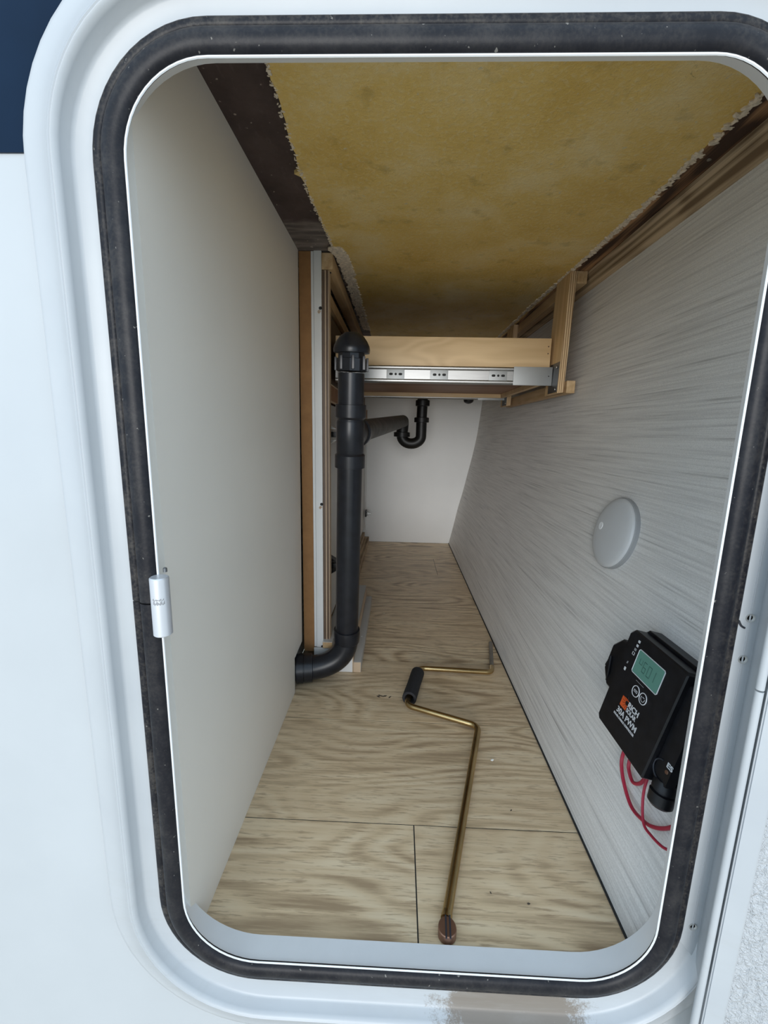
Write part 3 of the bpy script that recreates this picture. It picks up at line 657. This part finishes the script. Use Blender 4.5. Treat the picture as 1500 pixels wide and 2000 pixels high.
# ================================================================ PUCK LIGHT ON THE RIGHT WALL
def wallpt(y, z, off=0.0):
    x = xr(z); sl = (xr(z + .01) - xr(z - .01)) / .02; n = V(-1, 0, sl).normalized(); return V(x, y, z) + n * off, n
c0, nn = wallpt(.659, -.146)
pk = thing('puck_light', tuple(c0), 'round frosted white puck light on the right wall', 'light')
bm = B(); lathe(bm, c0 - nn * .002, nn, [(0, .0560), (.0080, .0560), (.0090, .0550)], 48); obj('rim', bm, M['puckrim'], pk, label='edge of the puck light, its shade painted in grey')
bm = B(); lathe(bm, c0 + nn * .0066, nn, [(0, .0546), (.0022, .0543), (.0042, .0520), (.0060, .046), (.0078, .034), (.0088, .018), (.0091, .001)], 48); ln = obj('lens', bm, M['lens'], pk, sharp=60)
bm = B(); lathe(bm, c0 + nn * .0137 + V(0, .026, .004), nn, [(0, .0066), (.0010, .0062), (.0014, .0052), (.0010, .0034)], 20); obj('touch_dimple', bm, M['litwhite'], ln)

# ================================================================ CHARGE CONTROLLER ON THE RIGHT WALL
oc, on = wallpt(.4495, -.300)
ea = V(0, -1, 0); eb = on.cross(ea).normalized(); eb = eb if eb.z > 0 else -eb
def L3(a, b, n): return oc + ea * a + eb * b + on * n
sc = thing('solar_charge_controller', tuple(L3(0, -.06, 0)), 'black solar charge controller with green screen on the right wall', 'controller')
def lprism(poly, n0, n1, ch=0.0):
    """polygon in wall axes (a, b), from n0 to n1, with a chamfered front"""
    bm = B(); k = len(poly); ca = sum(p[0] for p in poly) / k; cbb = sum(p[1] for p in poly) / k
    def shrink(p, d): v = Vector((p[0] - ca, p[1] - cbb)); l = v.length; return (ca + v.x * (1 - d / l), cbb + v.y * (1 - d / l))
    lv = [(poly, n0), (poly, n1 - ch)] + ([([shrink(p, ch * 1.3) for p in poly], n1)] if ch else [])
    rows = [[bm.verts.new(L3(a, b, n)) for a, b in pp] for pp, n in lv]
    for r0, r1 in zip(rows, rows[1:]):
        for j in range(k): bm.faces.new((r0[j], r0[(j + 1) % k], r1[(j + 1) % k], r1[j]))
    bm.faces.new(rows[0][::-1]); bm.faces.new(rows[-1]); return bm
def octo(a0, a1, b0, b1, c): return [(a0 + c, b0), (a1 - c, b0), (a1, b0 + c), (a1, b1 - c), (a1 - c, b1), (a0 + c, b1), (a0, b1 - c), (a0, b0 + c)]
obj('housing', lprism(octo(-.0515, .0620, -.0590, .0700, .006), .000, .0165, .0008), M['ctrl'], sc)
obj('front_cover', lprism([(-.0530, -.0560), (-.0490, -.0600), (.0470, -.0600), (.0490, -.0580), (.0510, .0640), (.0480, .0665), (-.0460, .0665), (-.0530, .0600)], .0172, .0325, .0016), M['ctrl'], sc)
obj('terminal_cover', lprism(octo(.0500, .0720, -.0500, .0560, .003), .0165, .0260, .001), M['ctrl'], sc)
obj('mounting_ear', lprism(octo(-.1090, -.0505, -.0330, .0350, .016), .0, .0115, .002), M['ctrl'], sc)
bm = B(); tube(bm, [L3(-.107, -.012, .0105), L3(-.100, .004, .013), L3(-.093, -.016, .0125), L3(-.095, -.028, .010)], .0018, 8); obj('ear_rib', bm, M['ctrl'], sc)
cg = obj('cable_gland', lathe(B(), L3(.062, -.046, .018), (-eb + ea * .12), [(0, .0100), (.003, .0115), (.010, .0115), (.011, .0095), (.012, .0095), (.013, .0122), (.024, .0116), (.027, .0085)], 20), M['ctrl'], sc)
bm = B(); tube(bm, [L3(.060 + .011 * math.cos(t), -.037 + .010 * math.sin(t), .0268) for t in (math.radians(q) for q in range(100, 300, 16))], .0008, 6); obj('clip_wire', bm, M['ink'], sc)
bm = B(); lathe(bm, L3(.0665, -.0335, .026), on, [(0, .0022), (.0008, .0018)], 12); obj('terminal_screw', bm, M['rust'], sc)
FRN = .0326
def flat(nm, poly, m, par, h=.0003, n0=FRN): return obj(nm, lprism(poly, n0, n0 + h), M[m], par)
S0 = (-.0245, .0235, .0235, .0510)      # screen rectangle
scr = flat('screen', octo(S0[0], S0[1], S0[2], S0[3], .0012), 'lcd', sc, .0004)
def strip(pts, r, m, nm, par, n0=FRN + .0003):
    bm = B(); tube(bm, [L3(a, b, n0) for a, b in pts], r, 6); return obj(nm, bm, M[m], par)
bz = octo(S0[0] - .0005, S0[1] + .0005, S0[2] - .0005, S0[3] + .0005, .0015)
strip(bz + [bz[0], bz[1]], .00055, 'print', 'screen_border', scr)
def seg7(a, b, wdt, hgt, segs, par):
    P = dict(t=[(a, b + hgt), (a + wdt, b + hgt)], m=[(a, b + hgt / 2), (a + wdt, b + hgt / 2)], b=[(a, b), (a + wdt, b)], l=[(a, b + hgt / 2), (a, b + hgt)], L=[(a, b), (a, b + hgt / 2)], r=[(a + wdt, b + hgt / 2), (a + wdt, b + hgt)], R=[(a + wdt, b), (a + wdt, b + hgt / 2)])
    bm = B()
    for s in segs: tube(bm, [L3(x, y, FRN + .0003) for x, y in P[s]], .00055, 5)
    obj('digit', bm, M['lcdink'], par)
seg7(-.0175, .0310, .0050, .0120, 'lmr', scr); seg7(-.0095, .0310, .0050, .0120, 'tlmLRb', scr); seg7(-.0005, .0310, .0055, .0120, 'tlLbRr', scr); seg7(.0075, .0310, .0050, .0120, 'rR', scr)
for a in (-.0055, .0090):
    bn = flat('button', [(a + .0062 * math.cos(t), .0080 + .0062 * math.sin(t)) for t in (2 * math.pi * k / 24 for k in range(24))], 'ctrl', sc, .0006)
    strip([(a + .0062 * math.cos(t), .0080 + .0062 * math.sin(t)) for t in (2 * math.pi * k / 28 for k in range(30))], .00055, 'print', 'button_ring', bn, FRN + .0005)
    ic = [(a - .003, .0092), (a + .003, .0092), (a + .003, .0068), (a - .003, .0068), (a - .003, .0092)] if a < 0 else [(a + .0034 * math.cos(t), .008 + .0034 * math.sin(t)) for t in (math.radians(q) for q in range(150, 400, 25))]
    strip(ic, .0003, 'print', 'icon', bn, FRN + .0006)
    if a < 0: strip([(a - .0016, .0080), (a + .0016, .0080)], .0003, 'print', 'icon', bn, FRN + .0006)
    else: strip([(a - .0010, .0096), (a + .0022, .0096)], .0004, 'print', 'icon', bn, FRN + .0006)
for k, (a, b) in enumerate(((-.0330, .0560), (-.0335, .0505), (-.0345, .0450), (-.0350, .0395))):
    if k < 3: flat('battery_icon', [(a, b), (a + .0036, b), (a + .0036, b + .0030), (a, b + .0030)], 'print' if k < 2 else 'dimprint', sc)
    else: strip([(a, b), (a + .0036, b), (a + .0036, b + .0034), (a, b + .0034), (a, b)], .0003, 'print', 'battery_icon', sc)
flat('status_icon', [(-.0390, .0165), (-.0358, .0165), (-.0358, .0205), (-.0390, .0205)], 'print', sc)
flat('status_icon', [(-.0385, .0255), (-.0368, .0255), (-.0360, .0285), (-.0378, .0285)], 'dimprint', sc)
strip([(-.012, .0185), (.003, .0185)], .0003, 'dimprint', 'label_line', sc)
lg = flat('logo', [(-.0222, -.0205), (-.0100, -.0205), (-.0100, -.0085), (-.0130, -.0075), (-.0222, -.0085)], 'orange', sc)
for k in range(7):
    an = math.radians(100 + 27 * k); strip([(-.0108 + .003 * math.cos(an), -.0115 + .003 * math.sin(an)), (-.0112 + .0085 * math.cos(an), -.0118 + .0075 * math.sin(an))], .00022, 'ctrl', 'logo_ray', lg)
flat('logo_sun', [(-.0112 + .0026 * math.cos(t), -.0118 + .0026 * math.sin(t)) for t in (2 * math.pi * k / 12 for k in range(12))], 'ctrl', lg, .0003, FRN + .0003)
def text(body, a, b, size, wdt, m, nm, bold=0.0, par=None, n0=FRN, rot=0.0):
    cu = bpy.data.curves.new('lettering', 'FONT'); cu.body = body; cu.size = size; cu.extrude = .00012; cu.offset = bold
    to = bpy.data.objects.new('lettering', cu); COL.objects.link(to); bpy.context.view_layer.update()
    me = bpy.data.meshes.new_from_object(to.evaluated_get(bpy.context.evaluated_depsgraph_get())); bpy.data.objects.remove(to)
    bm = B(); bm.from_mesh(me); wx = max(v.co.x for v in bm.verts) - min(v.co.x for v in bm.verts); mx = min(v.co.x for v in bm.verts); s = wdt / wx
    for v in bm.verts:
        x, y = (v.co.x - mx) * s, v.co.y
        x, y = x * math.cos(rot) - y * math.sin(rot), x * math.sin(rot) + y * math.cos(rot)
        v.co = L3(a + x, b + y, n0 + .0002 + v.co.z)
    return obj(nm, bm, M[m], par or sc, recalc=False)
text('RICH', -.0085, -.0142, .0088, .0205, 'print', 'lettering', .0002)
text('SOLAR', -.0085, -.0205, .0070, .0190, 'print', 'lettering', .0001)
text('30A PWM', -.0235, -.0300, .0098, .0405, 'print', 'lettering', .0001)
text('SOLAR CHARGE CONTROLLER', -.0265, -.0350, .0036, .0435, 'print', 'lettering', .00006)
text('ES', .0640, -.0290, .0072, .0085, 'print', 'lettering', .0002, None, .0262)

# red wires looping under the controller
def wpt(y, z, off=.006): p, n = wallpt(y, z, off); return p
def wire(pts, r, lab):
    t = obj('red_wire', tube(B(), spline([wpt(*p) for p in pts], 9), r, 10), M['red'], None, lab, 'wire')
wire([(.472, -.352, .006), (.473, -.376, .006), (.470, -.392, .006), (.455, -.4065, .006), (.432, -.4165, .006), (.408, -.4110, .007), (.394, -.4035, .007), (.380, -.390, .007), (.368, -.372, .006)], .0021, 'thick red wire looping lowest under the black controller')
wire([(.460, -.350, .006), (.459, -.381, .006), (.452, -.3905, .006), (.441, -.3930, .006), (.430, -.3800, .006), (.428, -.350, .006)], .0021, 'short red wire loop tucked under the black controller')
wire([(.418, -.350, .012), (.4175, -.378, .012), (.4110, -.398, .0115), (.400, -.4085, .0125), (.388, -.4085, .012), (.372, -.404, .012), (.362, -.398, .011)], .0015, 'thin red wire crossing in front of the thick red wire')
bpy.context.view_layer.update()
